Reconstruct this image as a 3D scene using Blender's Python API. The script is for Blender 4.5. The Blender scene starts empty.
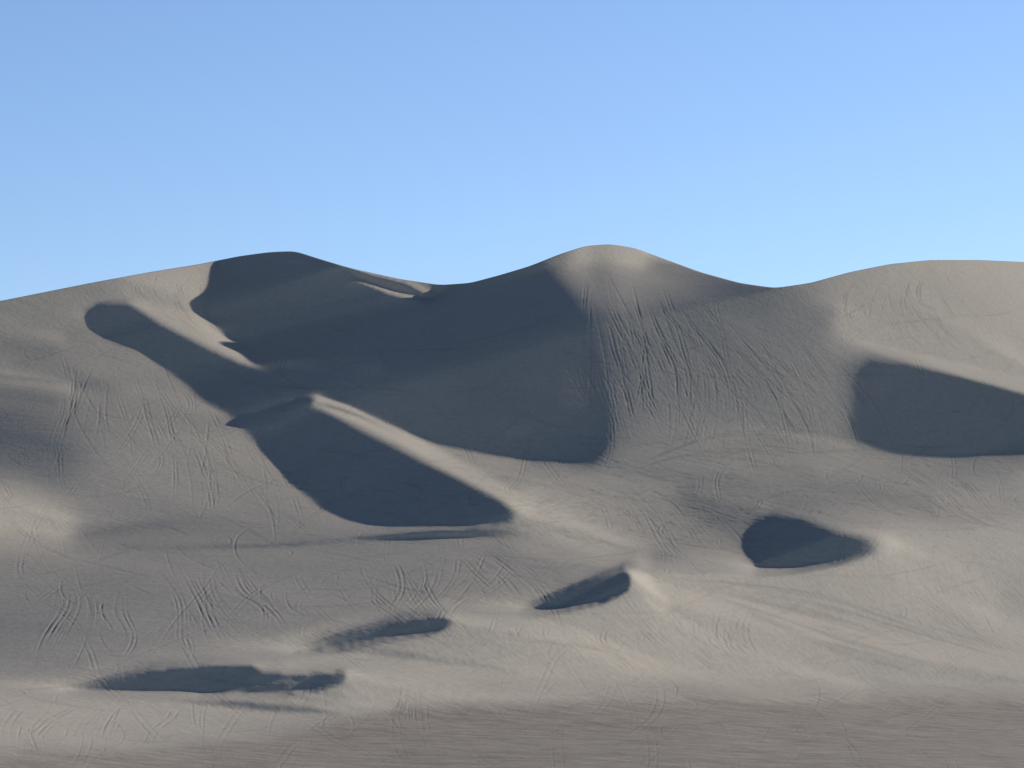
import bpy, math, time
import numpy as np
from mathutils import Vector
T0=time.time()
rng=np.random.default_rng(7)
scene=bpy.context.scene

# ------------------------------------------------------------------ camera, sun and grid constants
F=2800.0; VH=640.0; ZC=20.0
SUN_EL=math.radians(16.0); SUN_AZ=math.radians(40.0)
LX=math.cos(SUN_EL)*math.cos(SUN_AZ); LY=math.cos(SUN_EL)*math.sin(SUN_AZ); LZ=math.sin(SUN_EL)
U0,U1,V0,V1=-160.0,1184.0,230.0,902.0

SKY=np.array([(-200,318),(-100,312),(0,301),(40,293),(90,283),(150,272),(200,264),(240,256),(270,252),(295,251),(320,259),(350,268),(400,279),(440,285),(470,283),(500,275),(530,266),(560,254),(585,246),(610,244),(635,248),(670,261),(700,272),(740,283),(775,288),(810,283),(850,272),(890,264),(930,260),(980,260),(1024,262),(1100,268),(1200,280)],float)
def gblur1(a,s,axis):
    r=int(3*s+1); k=np.exp(-0.5*(np.arange(-r,r+1)/s)**2); k/=k.sum()
    pad=[(0,0)]*a.ndim; pad[axis]=(r,r)
    p=np.pad(a,pad,mode='edge'); out=np.zeros_like(a)
    n=a.shape[axis]
    for i,w in enumerate(k):
        sl=[slice(None)]*a.ndim; sl[axis]=slice(i,i+n)
        out+=w*p[tuple(sl)]
    return out
def gblur(a,s): return gblur1(gblur1(a,s,0),s,1)
_su=np.arange(-260,1261,1.0)
_ss=gblur1(np.interp(_su,SKY[:,0],SKY[:,1]),5.0,0)
def sky_row(u): return np.interp(u,_su,_ss)

# ------------------------------------------------------------------ target light and shade of the dunes, from which the relief is shaped
def lin(L): 
    c=np.asarray(L,float)/255.0
    return np.where(c<=0.04045,c/12.92,((c+0.055)/1.055)**2.4)
def L2s(L): return (lin(L)-0.055)/0.62
H2=2.0
gu=np.arange(U0,U1+0.1,H2); gv=np.arange(V0,V1+0.1,H2)
GU,GV=np.meshgrid(gu,gv)
rows={
 270:[(-100,118),(200,140),(600,150),(640,132),(870,150),(940,155),(1000,155),(1120,150)],
 300:[(-100,118),(30,118),(80,125),(130,140),(170,150),(230,140),(650,116),(700,110),(760,108),(820,130),(870,150),(930,152),(1000,154),(1120,150)],
 340:[(-100,112),(20,112),(70,115),(110,110),(160,130),(230,150),(640,96),(700,93),(760,92),(820,106),(880,148),(940,160),(1000,162),(1120,150)],
 380:[(-100,105),(0,105),(50,118),(120,125),(170,118),(400,120),(640,90),(700,93),(760,96),(820,98),(900,110),(1120,110)],
 420:[(-100,88),(0,84),(50,98),(100,116),(150,122),(200,122),(400,120),(650,96),(700,103),(760,106),(820,104),(1120,110)],
 460:[(-100,92),(20,86),(80,104),(150,122),(210,125),(260,120),(480,120),(540,125),(640,110),(700,113),(760,113),(850,112),(950,115),(1020,115),(1120,115)],
 500:[(-100,140),(20,150),(80,118),(140,116),(200,123),(270,123),(540,132),(600,130),(660,120),(720,106),(800,110),(880,114),(960,124),(1020,132),(1120,125)],
 540:[(-100,130),(20,138),(100,122),(200,118),(300,121),(400,122),(500,130),(560,154),(620,140),(680,120),(720,110),(900,144),(960,142),(1020,138),(1120,130)],
 580:[(-100,118),(20,114),(100,116),(200,118),(300,116),(400,116),(500,122),(560,122),(660,150),(720,157),(800,159),(880,164),(950,159),(1020,148),(1120,140)],
 620:[(-100,111),(20,111),(100,114),(200,116),(300,122),(400,120),(480,138),(560,152),(650,162),(750,158),(850,153),(950,146),(1020,146),(1120,140)],
 660:[(-100,110),(20,110),(100,113),(180,120),(260,138),(350,146),(450,154),(550,156),(650,158),(750,155),(850,151),(950,150),(1020,150),(1120,140)],
 700:[(-100,152),(20,152),(100,154),(200,150),(300,148),(400,144),(500,138),(600,138),(700,138),(850,138),(1000,138),(1120,138)],
 740:[(-100,146),(100,148),(200,144),(300,140),(400,136),(600,135),(1000,135),(1120,135)],
 800:[(-100,136),(200,136),(500,134),(800,134),(1120,134)],
 880:[(-100,136),(200,136),(500,134),(800,134),(1120,134)]}
num=np.zeros_like(GU); den=np.zeros_like(GU)+1e-12
for v,lst in rows.items():
    for (u,L) in lst:
        w=np.exp(-0.5*(((GU-u)/42.0)**2+((GV-v)/20.0)**2))+1e-7/(1+((GU-u)/100)**2+((GV-v)/50)**2)
        num+=w*L; den+=w
LUM=num/den
S=L2s(LUM)
def inpoly(poly):
    m=np.zeros(GU.shape,bool); n=len(poly)
    for i in range(n):
        x1,y1=poly[i]; x2,y2=poly[(i+1)%n]
        if y1==y2: continue
        c=((y1>GV)!=(y2>GV))&(GU<(x2-x1)*(GV-y1)/(y2-y1)+x1)
        m^=c
    return m.astype(float)
def put(poly,s,feather):
    global S
    m=gblur(inpoly(poly),max(0.4,feather/H2)); S=S*(1-m)+s*m
def stroke(pts,w,L,op=1.0):
    global S
    pts=np.array(pts,float); d=np.full(GU.shape,1e9)
    for (x1,y1),(x2,y2) in zip(pts[:-1],pts[1:]):
        t=np.clip(((GU-x1)*(x2-x1)+(GV-y1)*(y2-y1))/((x2-x1)**2+(y2-y1)**2+1e-9),0,1)
        d=np.minimum(d,np.hypot(GU-x1-t*(x2-x1),GV-y1-t*(y2-y1)))
    m=op*np.exp(-0.5*(d/w)**2); S=S*(1-m)+float(L2s(L))*m
DK=-0.04
# soft forms
stroke([(-60,428),(0,434),(30,444),(55,458)],18,82,0.75)
stroke([(-60,376),(0,376),(40,380),(70,386)],4,144,0.8)
stroke([(-60,392),(0,393),(50,400)],5,88,0.6)
stroke([(-60,325),(0,322),(60,335)],5,136,0.6)
stroke([(-60,345),(0,343),(50,352)],6,94,0.55)
stroke([(20,362),(70,372),(110,392)],6,100,0.4)
stroke([(-60,512),(0,514),(30,520),(60,528)],12,164,0.9)
stroke([(-40,538),(0,540),(140,548),(300,545),(420,532),(510,527)],4,144,0.5)
stroke([(-40,560),(0,560),(140,568),(300,564),(420,554),(500,549)],9,112,0.4)
stroke([(585,252),(610,250),(640,256)],7,178,0.9)
stroke([(600,262),(606,300),(612,340)],12,108,0.6)
stroke([(560,262),(545,270)],6,90,0.5)
stroke([(845,322),(900,345),(960,366),(1040,385)],9,176,0.75)
stroke([(700,438),(770,430),(850,446)],3,130,0.55)
stroke([(620,468),(720,480),(830,492),(930,500)],6,102,0.5)
stroke([(820,470),(900,478),(1000,470),(1060,466)],6,126,0.4)
stroke([(870,500),(960,512),(1040,508)],6,108,0.45)
stroke([(690,500),(720,518),(742,530)],10,90,0.7)
stroke([(765,508),(830,525),(890,541)],4,138,0.6)
stroke([(885,548),(930,575),(990,600)],10,172,0.65)
stroke([(655,560),(700,565),(745,565)],5,104,0.55)
stroke([(640,574),(700,580),(780,580),(860,570),(892,549)],5,178,0.85)
stroke([(660,594),(760,614),(880,642),(1030,670)],7,136,0.45)
stroke([(500,556),(560,576)],9,114,0.5)
stroke([(440,608),(515,605)],4,112,0.5)
stroke([(450,622),(520,619),(600,617)],4,150,0.5)
stroke([(290,660),(380,649),(450,641)],5,152,0.5)
stroke([(290,638),(340,622),(400,609),(450,606)],4,142,0.5)
stroke([(90,665),(160,657),(250,655)],4,140,0.5)
stroke([(632,585),(690,600),(760,640),(860,690)],8,164,0.4)
stroke([(350,698),(450,698),(600,698),(800,700),(1023,704)],4,160,0.5)
stroke([(400,705),(600,710),(1023,717)],4,120,0.45)
# crests: lit flanks
put([(120,285),(200,270),(202,300),(213,325),(262,367),(240,363),(190,340),(150,318),(125,300)],float(L2s(148)),5)
stroke([(190,305),(212,335),(238,353),(250,361)],6,162,0.8)
# big dark slip faces
put([(520,262),(552,262),(590,290),(618,330),(632,380),(630,430),(606,464),(520,456)],0.045,12)
put([(520,262),(545,266),(570,295),(590,335),(606,390),(610,440),(600,463),(520,456)],DK,6)
put([(222,240),(208,288),(203,310),(215,325),(240,345),(264,369),(310,400),(345,407),(400,430),(440,444),(490,455),(540,461),(594,463),(585,430),(575,370),(560,320),(548,290),(535,262),(500,240)],DK,2.2)
put([(85,312),(98,303),(130,304),(160,324),(200,345),(240,362),(266,369),(312,399),(350,425),(400,450),(450,475),(500,500),(518,514),(510,523),(470,527),(400,528),(350,520),(320,505),(300,490),(270,455),(235,420),(200,395),(170,372),(140,350),(105,338),(90,325)],DK,2.0)
stroke([(318,401),(350,412),(400,436),(450,464),(500,490),(530,508)],4.5,172,0.95)
stroke([(530,508),(560,522),(600,545),(635,562)],11,168,0.75)
put([(325,250),(352,266),(380,275),(432,287),(440,296),(424,301),(390,293),(350,277)],float(L2s(165)),1.8)
put([(838,372),(862,352),(900,358),(940,370),(980,380),(1030,394),(1110,410),(1110,454),(1024,458),(960,463),(900,460),(858,450),(842,425)],0.05,8)
put([(852,378),(868,363),(900,362),(940,370),(980,380),(1030,394),(1110,410),(1110,450),(1024,452),(960,455),(905,451),(872,442),(856,420)],DK,3.5)
put([(742,548),(746,520),(775,510),(805,516),(845,531),(884,544),(875,555),(840,566),(800,573),(755,572)],0.07,4)
put([(748,545),(754,522),(775,515),(800,519),(840,535),(878,546),(866,553),(836,562),(800,568),(757,567)],DK,2.0)
put([(515,610),(555,593),(595,576),(624,566),(632,577),(629,591),(605,602),(560,610)],DK-0.03,1.0)
stroke([(640,572),(648,590),(662,606)],5,190,0.9)
put([(290,651),(335,636),(395,620),(440,614),(455,621),(438,631),(390,637),(345,646)],DK-0.04,1.2)
put([(66,690),(110,677),(150,669),(200,666),(252,665),(262,673),(300,675),(348,671),(343,683),(320,690),(280,693),(200,692),(120,692)],DK-0.03,1.2)
stroke([(228,691),(262,684),(296,680)],1.6,118,0.6)
S=np.clip(S,-0.10,0.60)
S_GOAL=S.copy()
DARK=(S_GOAL<0.01)
DARKW=np.clip(gblur(DARK.astype(float),1.5)*1.6-0.3,0,1)
CAP=0.05*np.exp(-0.5*(((GU-245)/38)**2+((GV-345)/30)**2))

# ------------------------------------------------------------------ relief shaped so the sun gives the target shading (least squares)
_pv=np.arange(150,1000,1.0)
_py=gblur1(np.interp(_pv,[150,230,250,350,460,560,640,700,768,902,1000],[1780,1560,1500,1300,1080,900,760,620,430,250,200]),22,0)
def prior_q(v): return F*np.log(np.interp(v,_pv,_py))
def resample(a,au,av,bu,bv):
    t=np.empty((len(av),len(bu)))
    for i in range(len(av)): t[i]=np.interp(bu,au,a[i])
    o=np.empty((len(bv),len(bu)))
    for j in range(len(bu)): o[:,j]=np.interp(bv,av,t[:,j])
    return o
AL,BE,MU=0.085,0.07,0.0004
RHO=0.13; HI=-1.5

YG=np.arange(260.0,1950.0,4.0)
def shadow_feedback(x,us,vs,sh,uc,vc):
    """march toward the sun over the relief; corrects the target shading grid in place"""
    global S
    q=x; Yi=np.exp(q/F); Zi=ZC+(VH-vs)[:,None]/F*Yi
    nu=len(us); H=np.empty((len(YG),nu)); VR=np.empty((len(YG),nu))
    sr=sky_row(us)
    for j in range(nu):
        k0=int(np.searchsorted(vs,sr[j]))
        yy=Yi[k0:,j][::-1]; zz=Zi[k0:,j][::-1]; yy=np.maximum.accumulate(yy+1e-6*np.arange(len(yy)))
        H[:,j]=np.interp(YG,yy,zz); VR[:,j]=np.interp(YG,yy,vs[k0:][::-1])
        over=YG>yy[-1]; H[over,j]=zz[-1]-0.2*(YG[over]-yy[-1]); VR[over,j]=0
    goal=resample(S_GOAL,gu,gv,us,vs)
    G=np.zeros_like(H)
    for j in range(nu): G[:,j]=np.interp(VR[:,j],vs,goal[:,j])
    Xg=(us[None,:]-512)/F*YG[:,None]; Yg=np.broadcast_to(YG[:,None],Xg.shape)
    tan=math.tan(SUN_EL); ca,sa=math.cos(SUN_AZ),math.sin(SUN_AZ)
    ok=(VR>0)
    def look(t,xg,yg):
        x2=xg+ca*t; y2=yg+sa*t
        r=(y2-YG[0])/4.0; c=(512+F*x2/y2-us[0])/(us[1]-us[0])
        ins=(r<len(YG)-2)&(c<nu-2)&(c>=0)
        r=np.clip(r,0,len(YG)-2); c=np.clip(c,0,nu-2)
        ri=r.astype(int); ci=c.astype(int); fr=r-ri; fc=c-ci
        return ri,ci,fr,fc,ins
    xs_=Xg[ok]; ys_=Yg[ok]; zs_=H[ok]; gs_=G[ok]
    mx_=np.full(len(xs_),-9.0); tm=np.zeros(len(xs_))
    ts=np.concatenate([np.arange(6,120,6.0),np.arange(120,420,12.0)])
    for t_ in ts:
        ri,ci,fr,fc,ins=look(t_,xs_,ys_)
        h_=H[ri,ci]*(1-fr)*(1-fc)+H[ri+1,ci]*fr*(1-fc)+H[ri,ci+1]*(1-fr)*fc+H[ri+1,ci+1]*fr*fc
        e=np.where(ins,(h_-zs_)/t_-tan,-9)
        up=e>mx_; mx_[up]=e[up]; tm[up]=t_
    bad=(gs_>0.06)&(mx_>0.004)
    D=np.zeros_like(H)
    xb,yb,eb,tb=xs_[bad],ys_[bad],np.minimum(mx_[bad]+0.004,0.08),tm[bad]
    for t_ in ts:
        a_=tb>=t_
        if not a_.any(): break
        ri,ci,_,_,ins=look(t_,xb[a_],yb[a_])
        np.maximum.at(D,(ri,ci),eb[a_]*ins)
    cast=np.zeros_like(H); cast[ok]=(mx_>0)
    Di=np.zeros_like(Yi); Ci=np.zeros_like(Yi)
    for j in range(nu):
        Di[:,j]=np.interp(Yi[:,j],YG,D[:,j]); Ci[:,j]=np.interp(Yi[:,j],YG,cast[:,j])
    Di=gblur(Di,2.6)
    dS=resample(Di,us,vs,gu,gv); Cg=resample(Ci,us,vs,gu,gv); shg=resample(sh,uc,vc,gu,gv)
    lift=0.8*dS*(0.12+0.88*DARKW)
    lower=gblur(np.where(DARK&(shg>-0.005)&(Cg<0.5),0.5*np.clip(shg,0,0.1)+0.012,0),2.0)
    Sn=np.clip(S+lift-lower,-0.16,0.62)
    S=np.where(DARK,np.minimum(Sn,np.maximum(S_GOAL,0)+CAP),np.clip(Sn,S_GOAL-0.02,S_GOAL+0.03))

x=None
for h,outer,iters in ((8.0,34,90),(4.0,34,90),(2.0,13,120)):
    us=np.arange(U0,U1+0.1,h); vs=np.arange(V0,V1+0.1,h)
    Q0=np.repeat(prior_q(vs)[:,None],len(us),1)
    if x is None: x=Q0.copy(); dual=np.zeros((len(vs)-1,len(us)))
    else:
        x=resample(x,pu,pv,us,vs)
        dual=resample(dual,pu,(pv[:-1]+pv[1:])/2,us,(vs[:-1]+vs[1:])/2)
    pu,pv=us,vs
    uc=(us[:-1]+us[1:])/2; vc=(vs[:-1]+vs[1:])/2
    def mkSc():
        Sb=gblur(S,max(0.3,h/H2/2.5)) if h>2 else gblur(S,0.5)
        return resample(Sb,gu,gv,uc,vc)
    Sc=mkSc()
    a=((uc-512)/F)[None,:]; b=((VH-vc)/F)[:,None]
    vis=(vc[:,None]>sky_row(uc)[None,:]-h).astype(float)
    wm=0.02+0.98*vis
    q0v=np.diff(Q0,axis=0)/h
    LO=-np.minimum(6*np.abs(q0v),70)
    def cu(x): return (x[:-1,1:]-x[:-1,:-1]+x[1:,1:]-x[1:,:-1])/(2*h)
    def cv(x): return (x[1:,:-1]-x[:-1,:-1]+x[1:,1:]-x[:-1,1:])/(2*h)
    def cuT(r):
        o=np.zeros((r.shape[0]+1,r.shape[1]+1)); r=r/(2*h)
        o[:-1,1:]+=r;o[:-1,:-1]-=r;o[1:,1:]+=r;o[1:,:-1]-=r; return o
    def cvT(r):
        o=np.zeros((r.shape[0]+1,r.shape[1]+1)); r=r/(2*h)
        o[1:,:-1]+=r;o[:-1,:-1]-=r;o[1:,1:]+=r;o[:-1,1:]-=r; return o
    q0vu=np.vstack([q0v[:1],0.5*(q0v[:-1]+q0v[1:]),q0v[-1:]])[:,:-1]
    wu=BE/np.abs(q0vu)
    for it in range(outer):
        qu,qv=cu(x),cv(x)
        qvn=np.minimum(qv,-1.6)
        nn=np.sqrt(qu**2+(b*qv-a*qu-1)**2+qv**2)/np.abs(qvn)
        k=gblur(np.clip(nn,1.0,1.25),1.0)
        if (h==4.0 and it in (6,11,16,21,26,30)):
            sh=(qu*LX+(b*qv-a*qu-1)*LY-qv*LZ)/np.sqrt(qu**2+(b*qv-a*qu-1)**2+qv**2)
            shadow_feedback(x,us,vs,sh,uc,vc); Sc=mkSc()
        W=wm/gblur(np.clip(0.8*np.abs(qvn)+0.2*np.abs(cv(Q0)),2,60),1.0)
        A=W*(LX-a*LY); B=W*(b*LY-LZ+Sc*k); C=W*LY
        ev=np.diff(x,axis=0)/h
        zc=np.clip(ev+dual,LO,HI); dual=dual+ev-zc
        tot=AL*AL+RHO*RHO
        tv=(AL*AL*q0v+RHO*RHO*(zc-dual))/tot
        wv=np.sqrt(tot)/np.abs(q0v)
        def AT(x):
            r=A*cu(x)+B*cv(x)
            o=cuT(A*r)+cvT(B*r)
            e=wv*wv*np.diff(x,axis=0)/h/h
            o[1:]+=e; o[:-1]-=e
            e=wu*wu*np.diff(x,axis=1)/h/h
            o[:,1:]+=e; o[:,:-1]-=e
            return o+(MU*h/2)**2*x*0.01
        rhs=cuT(A*C)+cvT(B*C)
        e=wv*wv*tv/h
        rhs[1:]+=e; rhs[:-1]-=e
        rhs+=(MU*h/2)**2*Q0*0.01
        D=np.zeros_like(x); t1=((A+B)/(2*h))**2; t2=((A-B)/(2*h))**2
        D[:-1,:-1]+=t1; D[1:,1:]+=t1; D[1:,:-1]+=t2; D[:-1,1:]+=t2
        e=wv*wv/h/h; D[1:]+=e; D[:-1]+=e
        e=wu*wu/h/h; D[:,1:]+=e; D[:,:-1]+=e
        D+=1e-12
        r=rhs-AT(x); z=r/D; p=z.copy(); rz=(r*z).sum(); r0=rz
        for ci in range(iters):
            Ap=AT(p); al=rz/((p*Ap).sum()+1e-300)
            x=x+al*p; r-=al*Ap; z=r/D; rz2=(r*z).sum()
            if rz2<1e-8*r0: break
            p=z+(rz2/rz)*p; rz=rz2

# ------------------------------------------------------------------ final mesh sampling
DU=0.9
ucol=np.arange(U0+6,U1-6,DU); nc=len(ucol)
nr=730
t=np.linspace(0,1,nr)
skyc=sky_row(ucol)
Vm=skyc[None,:]+t[:,None]*(894-skyc[None,:])
def bsp(fr):
    return ((1-fr)**3/6,(3*fr**3-6*fr**2+4)/6,(-3*fr**3+3*fr**2+3*fr+1)/6,fr**3/6)
fu=(ucol-U0)/2.0; iu=np.clip(fu.astype(int),1,x.shape[1]-3); wu_=bsp(fu-iu)
xi=sum(w[None,:]*x[:,iu+k-1] for k,w in enumerate(wu_))
fv=(Vm-V0)/2.0; iv=np.clip(fv.astype(int),1,x.shape[0]-3); wv_=bsp(fv-iv)
cols=np.broadcast_to(np.arange(nc)[None,:],iv.shape)
q=sum(w*xi[iv+k-1,cols] for k,w in enumerate(wv_))
Y=np.exp(q/F)
aa=(ucol-512)/F
X=Y*aa[None,:]
Z=ZC+(VH-Vm)/F*Y

# tracks (vehicle ruts) -> real grooves
field=np.zeros((nr,nc))
rowof=lambda u,v:(v-sky_row(u))/(894-sky_row(u))*(nr-1)
def splat(us_,vs_,w):
    c=(us_-ucol[0])/DU; r=rowof(us_,vs_)
    ok=(c>1)&(c<nc-2)&(r>1)&(r<nr-2); c=c[ok]; r=r[ok]; ww=np.broadcast_to(w,us_.shape)[ok]
    ci=c.astype(int); ri=r.astype(int); fc=c-ci; fr=r-ri
    np.add.at(field,(ri,ci),ww*(1-fc)*(1-fr)); np.add.at(field,(ri,ci+1),ww*fc*(1-fr))
    np.add.at(field,(ri+1,ci),ww*(1-fc)*fr); np.add.at(field,(ri+1,ci+1),ww*fc*fr)
def curve(pts,n):
    pts=np.asarray(pts,float); k=len(pts); tt=np.linspace(0,k-1,n)
    P=np.vstack([2*pts[0]-pts[1],pts,2*pts[-1]-pts[-2]])
    i=np.clip(tt.astype(int),0,k-2); s=(tt-i)[:,None]
    p0,p1,p2,p3=P[i],P[i+1],P[i+2],P[i+3]
    return 0.5*(2*p1+(p2-p0)*s+(2*p0-5*p1+4*p2-p3)*s*s+(3*p1-p0-3*p2+p3)*s**3)
def track(pts,amp,sep=None):
    L=np.hypot(*np.diff(np.asarray(pts,float),axis=0).T).sum()
    n=int(max(20,L/0.4)); c=curve(pts,n)
    v=c[:,1].mean()
    if sep is None: sep=rng.choice([0.0,1.5])*F/np.interp(v,_pv,_py)*rng.uniform(0.8,1.1)
    fade=np.interp(np.linspace(0,1,n),[0,0.2,0.75,1],[0,1,1,0])*(0.6+0.4*np.sin(np.linspace(0,rng.uniform(4,20),n)+rng.uniform(0,6)))
    wgt=amp*fade*0.62
    splat(c[:,0]-sep/2,c[:,1],wgt)
    if sep>0: splat(c[:,0]+sep/2,c[:,1],wgt)
def fan(Aa,Bb,n,amp,jit=1.6):
    Aa=np.array(Aa,float); Bb=np.array(Bb,float)
    for i in range(int(n*1.6)):
        w0=rng.uniform(-0.25,1.25); w1=np.clip(w0+rng.normal(0,0.4),-0.5,1.5)
        ww=np.linspace(w0,w1,len(Aa))[:,None]+rng.normal(0,0.08)*np.sin(np.linspace(0,3.1,len(Aa)))[:,None]
        P=Aa*(1-ww)+Bb*ww+rng.normal(0,jit,Aa.shape)*np.array([1,0.5])
        n2=60; c=curve(P,n2); s0=int(rng.uniform(0,0.4)*n2); s1=int(rng.uniform(0.55,1)*n2)
        track(c[s0:s1:4],amp*rng.uniform(0.2,1.2))
fan([(600,262),(625,330),(650,400),(665,460)],[(690,285),(740,350),(790,410),(830,470)],46,0.8)
fan([(560,300),(590,360),(620,420),(640,470)],[(640,290),(690,360),(700,420),(690,470)],28,0.8)
fan([(760,300),(800,350),(840,420),(850,480)],[(700,300),(730,380),(740,440),(760,490)],20,0.85)
fan([(640,462),(720,427),(790,425),(850,445)],[(600,480),(700,450),(800,450),(900,480)],9,0.9)
fan([(90,350),(110,400),(120,450),(110,520)],[(220,410),(240,450),(250,500),(240,545)],26,0.75)
fan([(130,300),(180,400),(230,470),(260,540)],[(60,330),(90,420),(150,490),(180,545)],14,0.6)
fan([(30,350),(60,400),(50,450),(70,500)],[(100,350),(80,400),(60,450),(110,500)],8,0.6)
fan([(130,275),(140,290),(170,315),(200,335)],[(190,268),(185,300),(215,335),(240,355)],14,0.8)
fan([(210,555),(230,590),(265,610),(270,650)],[(300,560),(290,590),(290,610),(320,630)],12,0.95)
fan([(400,545),(415,580),(400,610),(360,640)],[(520,535),(480,580),(440,610),(420,640)],15,0.95)
fan([(440,545),(470,570),(500,600),(520,660)],[(470,540),(520,570),(550,600),(570,650)],11,0.9)
fan([(330,555),(350,590),(390,620),(450,680)],[(400,555),(430,600),(480,640),(560,690)],9,0.8)
fan([(870,275),(860,300),(870,330),(900,345)],[(930,270),(930,300),(960,340),(1000,370)],20,1.0)
fan([(640,590),(650,620),(680,650),(740,690)],[(740,590),(730,630),(750,660),(800,690)],14,1.0)
fan([(745,600),(728,625),(722,650),(745,680)],[(758,600),(742,625),(738,650),(765,680)],3,1.4,1)
fan([(700,590),(800,630),(900,660),(1024,685)],[(640,575),(800,600),(930,640),(1040,670)],20,1.0)
fan([(30,768),(35,735),(50,715),(75,700)],[(130,768),(125,735),(135,715),(145,700)],11,1.0)
fan([(390,740),(385,720),(400,700),(400,680)],[(430,745),(420,720),(415,700),(410,680)],6,0.9)
fan([(113,575),(106,610),(118,640),(93,675)],[(125,575),(118,610),(130,640),(105,675)],3,1.4,1.0)
fan([(560,480),(600,500),(630,540),(650,570)],[(620,470),(680,500),(720,540),(740,560)],14,0.8)
fan([(850,460),(900,500),(950,520),(1020,530)],[(900,455),(960,480),(1000,520),(1060,540)],14,0.8)
fan([(900,560),(920,600),(960,640),(1000,690)],[(980,520),(990,580),(1020,620),(1060,660)],12,0.9)
fan([(520,620),(530,640),(580,650),(600,690)],[(620,600),(600,640),(640,660),(680,690)],12,0.9)
fan([(150,560),(180,600),(190,640),(230,660)],[(200,560),(210,600),(250,640),(330,655)],11,0.85)
fan([(30,560),(60,600),(40,640),(30,680)],[(80,560),(90,600),(80,640),(60,680)],9,0.8)
for i in range(820):   # long sweeping single passes
    u=rng.uniform(-100,1060); v=rng.uniform(440,768) if rng.random()<0.8 else rng.uniform(290,440)
    ang=rng.uniform(0,math.pi); L=rng.uniform(50,320); k=rng.normal(0,0.4)
    if rng.random()<0.2: k*=3.5; L*=0.5
    pts=[]; px_,py_=u,v; bad=False
    for j in range(8):
        pts.append((px_,py_)); px_+=L/7*math.cos(ang); py_+=L/7*math.sin(ang)*0.45; ang+=k/2+rng.normal(0,0.09)
        if py_<sky_row(px_)+12: bad=True
    if bad: continue
    track(pts,rng.uniform(0.12,0.75)**1.15)
for i in range(900): # churned dashes on the saddle slopes
    u=rng.normal(640,170); v=rng.normal(500,32)
    L=rng.uniform(8,50); s=rng.normal(0.12,0.12)
    track([(u,v),(u+L/2,v+L/2*s+rng.normal(0,1)),(u+L,v+L*s)],rng.uniform(0.15,0.55),1.5)
for i in range(1300): # churned sand on the lower apron
    u=rng.uniform(-60,1084); v=rng.uniform(550,768)
    L=rng.uniform(6,45); s=rng.normal(0.0,0.15)
    track([(u,v),(u+L/2,v+L/2*s+rng.normal(0,1)),(u+L,v+L*s)],rng.uniform(0.08,0.45),0.0)
g1=gblur(field,0.6); g2=gblur(field,1.5)
groove=np.clip(g1,0,1.4)-0.75*np.clip(g2,0,1.4)
px=Y/F
Z=Z-0.52*px*groove
RUT=np.clip(g1,0,1.2)

# gentle hummocks in plan coordinates
def vnoise(X,Y,cell,seed):
    r=np.random.default_rng(seed); G=r.normal(0,1,(256,256))
    fx=X/cell; fy=Y/cell; ix=np.floor(fx).astype(int); iy=np.floor(fy).astype(int)
    wx=bsp(fx-ix); wy=bsp(fy-iy); o=0
    for i in range(4):
        for j in range(4):
            o=o+wx[i]*wy[j]*G[(iy+j-1)%256,(ix+i-1)%256]
    return o
edge=np.clip(t*(nr-1)/14.0,0,1)[:,None]
Z+=edge*(0.25*vnoise(X,Y,21,1)+0.045*vnoise(X,Y*0.7,7.3,2))

# surface class: coarse brown gravelly flat in front of the sand
wob=2.5*vnoise(ucol,0*ucol,60,5)+1.0*vnoise(ucol,0*ucol,14,6)
GR=1/(1+np.exp(-(Vm-(wob+np.interp(ucol,[-200,0,150,300,420,600,1200],[752,752,748,730,706,696,700]))[None,:])/3.5))

# rows behind the crest line
ZG=-3.0
back=[6,14,24,38,56,80,115,165,240,350,520,800,1300,2200,4000]
ym=Y[0]; zt=Z[0]; bb=(VH-Vm[0])/F
Xb=[];Yb=[];Zb=[]
for dd in back:
    yy=ym+dd
    zz=zt+bb*dd*math.exp(-dd/10)-0.30*dd*(1-math.exp(-dd/45.0))
    zz=np.maximum(zz,ZG+(zt-ZG)*0.06*math.exp(-dd/900))
    Yb.append(yy);Xb.append(yy*aa);Zb.append(zz)
Xb=np.array(Xb[::-1]);Yb=np.array(Yb[::-1]);Zb=np.array(Zb[::-1])
# rows toward and behind the camera
Yf=[];Xf=[];Zf=[]
yl=Y[-1];xl=X[-1];zl=Z[-1]
for kk,dd in enumerate([8,20,40,70,110,160,230,330,500,900,2000,4000]):
    w=math.exp(-dd/60.0)
    Yf.append(yl-dd);Xf.append(xl*(1+dd/120.0));Zf.append(zl*w+ZG*(1-w))
X=np.vstack([Xb,X,np.array(Xf)]);Y=np.vstack([Yb,Y,np.array(Yf)]);Z=np.vstack([Zb,Z,np.array(Zf)])
nb=len(back)
GR=np.vstack([np.zeros((nb,nc)),GR,np.ones((12,nc))])
RUT=np.vstack([np.zeros((nb,nc)),RUT,np.zeros((12,nc))])
def side(sign):
    j=0 if sign<0 else nc-1
    ms=[6,16,32,55,90,140,210,300,430,650,1000,1700,3000,6000]
    Xs=[];Zs=[];Ys=[];Gs=[];Rs=[]
    for mm in ms:
        w=math.exp(-(mm/420.0)**2)
        Xs.append(X[:,j]+sign*mm*(0.4+0.6*np.clip(Y[:,j],0,1500)/1500)); Ys.append(Y[:,j])
        Zs.append(ZG+(Z[:,j]-ZG)*w); Gs.append(GR[:,j]); Rs.append(0*GR[:,j])
    o=[np.array(q_).T for q_ in (Xs,Ys,Zs,Gs,Rs)]
    if sign<0: o=[q_[:,::-1] for q_ in o]
    return o
l=side(-1); r_=side(1)
X,Y,Z,GR,RUT=[np.hstack([l[i],m_,r_[i]]) for i,m_ in enumerate((X,Y,Z,GR,RUT))]
R,Cn=X.shape
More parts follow.
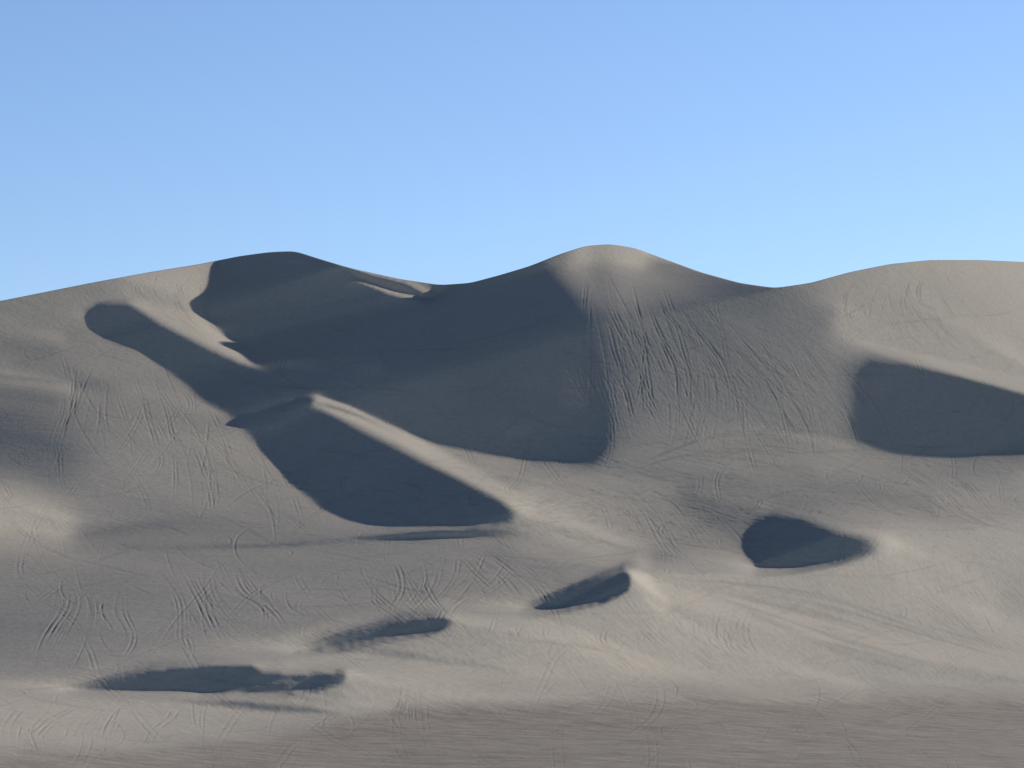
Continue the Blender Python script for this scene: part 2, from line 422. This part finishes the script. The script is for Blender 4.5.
co=np.stack([X,Y,Z],-1).reshape(-1,3).astype(np.float32)
me=bpy.data.meshes.new('sand_dunes')
me.vertices.add(R*Cn); me.vertices.foreach_set('co',co.ravel())
idx=np.arange(R*Cn).reshape(R,Cn)
fc=np.stack([idx[1:,:-1],idx[1:,1:],idx[:-1,1:],idx[:-1,:-1]],-1).reshape(-1,4)
nf=len(fc)
me.loops.add(nf*4); me.loops.foreach_set('vertex_index',fc.ravel().astype(np.int32))
me.polygons.add(nf); me.polygons.foreach_set('loop_start',np.arange(0,nf*4,4,dtype=np.int32))
me.polygons.foreach_set('use_smooth',np.ones(nf,bool))
me.update(calc_edges=True); me.validate()
at=me.attributes.new('gravel','FLOAT','POINT'); at.data.foreach_set('value',GR.ravel().astype(np.float32))
at=me.attributes.new('rut','FLOAT','POINT'); at.data.foreach_set('value',RUT.ravel().astype(np.float32))
ob=bpy.data.objects.new('sand_dunes',me); scene.collection.objects.link(ob)

# ------------------------------------------------------------------ sand material
mat=bpy.data.materials.new('dune_sand'); mat.use_nodes=True
nt=mat.node_tree; nd=nt.nodes; lk=nt.links
bs=nd['Principled BSDF']; bs.inputs['Roughness'].default_value=0.95
bs.inputs['Specular IOR Level'].default_value=0.08
tc=nd.new('ShaderNodeTexCoord')
def mapping(sc):
    m_=nd.new('ShaderNodeMapping'); m_.inputs['Scale'].default_value=sc; lk.new(tc.outputs['Object'],m_.inputs['Vector']); return m_
def noise(mp,scale,detail=4,rough=0.55):
    n=nd.new('ShaderNodeTexNoise'); n.inputs['Scale'].default_value=scale; n.inputs['Detail'].default_value=detail; n.inputs['Roughness'].default_value=rough
    lk.new(mp.outputs[0],n.inputs['Vector']); return n
m1=mapping((1,1,1)); m2=mapping((1,0.35,1)); m3=mapping((0.35,1,1)); m4=mapping((0.6,1,1))
nA=noise(m2,0.012,5); nB=noise(m1,0.5,3,0.7); nC=noise(m4,0.22,6,0.72)
ramp=nd.new('ShaderNodeValToRGB'); ramp.color_ramp.elements[0].position=0.3; ramp.color_ramp.elements[1].position=0.7
ramp.color_ramp.elements[0].color=(0.440,0.396,0.332,1); ramp.color_ramp.elements[1].color=(0.485,0.434,0.364,1)
lk.new(nA.outputs['Fac'],ramp.inputs['Fac'])
gr=nd.new('ShaderNodeValToRGB'); gr.color_ramp.elements[0].position=0.36; gr.color_ramp.elements[1].position=0.62
gr.color_ramp.elements[0].color=(0.265,0.224,0.188,1); gr.color_ramp.elements[1].color=(0.39,0.34,0.287,1)
lk.new(nC.outputs['Fac'],gr.inputs['Fac'])
an=nd.new('ShaderNodeAttribute'); an.attribute_name='gravel'
mx=nd.new('ShaderNodeMix'); mx.data_type='RGBA'
lk.new(an.outputs['Fac'],mx.inputs['Factor']); lk.new(ramp.outputs[0],mx.inputs[6]); lk.new(gr.outputs[0],mx.inputs[7])
vr=nd.new('ShaderNodeMapRange'); vr.inputs['To Min'].default_value=0.92; vr.inputs['To Max'].default_value=1.08
vr.inputs['From Min'].default_value=0.3; vr.inputs['From Max'].default_value=0.7
lk.new(nB.outputs['Fac'],vr.inputs['Value'])
ar=nd.new('ShaderNodeAttribute'); ar.attribute_name='rut'
rm=nd.new('ShaderNodeMath'); rm.operation='MULTIPLY_ADD'; rm.inputs[1].default_value=-0.14; lk.new(ar.outputs['Fac'],rm.inputs[0]); lk.new(vr.outputs[0],rm.inputs[2])
ml=nd.new('ShaderNodeVectorMath'); ml.operation='SCALE'; lk.new(mx.outputs[2],ml.inputs[0]); lk.new(rm.outputs[0],ml.inputs['Scale'])
lk.new(ml.outputs[0],bs.inputs['Base Color'])
b1=nd.new('ShaderNodeBump'); b1.inputs['Strength'].default_value=1; b1.inputs['Distance'].default_value=0.12
lk.new(nB.outputs['Fac'],b1.inputs['Height'])
nE=noise(m3,0.16,3,0.6)
b2=nd.new('ShaderNodeBump'); b2.inputs['Strength'].default_value=1; b2.inputs['Distance'].default_value=0.15
lk.new(nE.outputs['Fac'],b2.inputs['Height']); lk.new(b1.outputs[0],b2.inputs['Normal'])
lk.new(b2.outputs[0],bs.inputs['Normal'])
me.materials.append(mat)

# ------------------------------------------------------------------ light
L=Vector((LX,LY,LZ))
sd=bpy.data.lights.new('sun','SUN'); sd.energy=5.0; sd.angle=math.radians(0.5); sd.color=(1.0,0.94,0.845)
so=bpy.data.objects.new('sun',sd); so.rotation_euler=L.to_track_quat('Z','Y').to_euler(); so.location=L*3000; scene.collection.objects.link(so)
w=bpy.data.worlds.new('World'); scene.world=w; w.use_nodes=True
wn=w.node_tree; bg=wn.nodes['Background']
sk=wn.nodes.new('ShaderNodeTexSky'); sk.sky_type='NISHITA'; sk.sun_disc=False
sk.sun_elevation=SUN_EL; sk.sun_rotation=math.radians(90)-SUN_AZ
sk.altitude=1200; sk.air_density=1.0; sk.dust_density=0.2; sk.ozone_density=2.0
wt=wn.nodes.new('ShaderNodeTexCoord'); sp=wn.nodes.new('ShaderNodeSeparateXYZ'); wn.links.new(wt.outputs['Generated'],sp.inputs[0])
mr=wn.nodes.new('ShaderNodeMapRange'); mr.inputs['From Min'].default_value=0.24; mr.inputs['From Max'].default_value=0.6; mr.inputs['To Min'].default_value=0.0; mr.inputs['To Max'].default_value=1.0
wn.links.new(sp.outputs['Z'],mr.inputs['Value'])
tm_=wn.nodes.new('ShaderNodeMix'); tm_.data_type='RGBA'
tm_.inputs[6].default_value=(0.90,0.935,1.10,1); tm_.inputs[7].default_value=(0.20,0.25,0.34,1)
wn.links.new(mr.outputs[0],tm_.inputs['Factor'])
tint=wn.nodes.new('ShaderNodeVectorMath'); tint.operation='MULTIPLY'
wn.links.new(sk.outputs[0],tint.inputs[0]); wn.links.new(tm_.outputs[2],tint.inputs[1])
wn.links.new(tint.outputs[0],bg.inputs['Color']); bg.inputs['Strength'].default_value=0.145

cd=bpy.data.cameras.new('camera'); cam=bpy.data.objects.new('camera',cd); scene.collection.objects.link(cam)
cam.location=(0,0,ZC); cam.rotation_euler=(math.radians(90),0,0)
cd.sensor_width=36; cd.lens=36*F/1024; cd.shift_y=(VH-384)/1024; cd.clip_start=1; cd.clip_end=20000
scene.camera=cam
scene.view_settings.view_transform='Standard'; scene.view_settings.look='None'; scene.view_settings.exposure=0
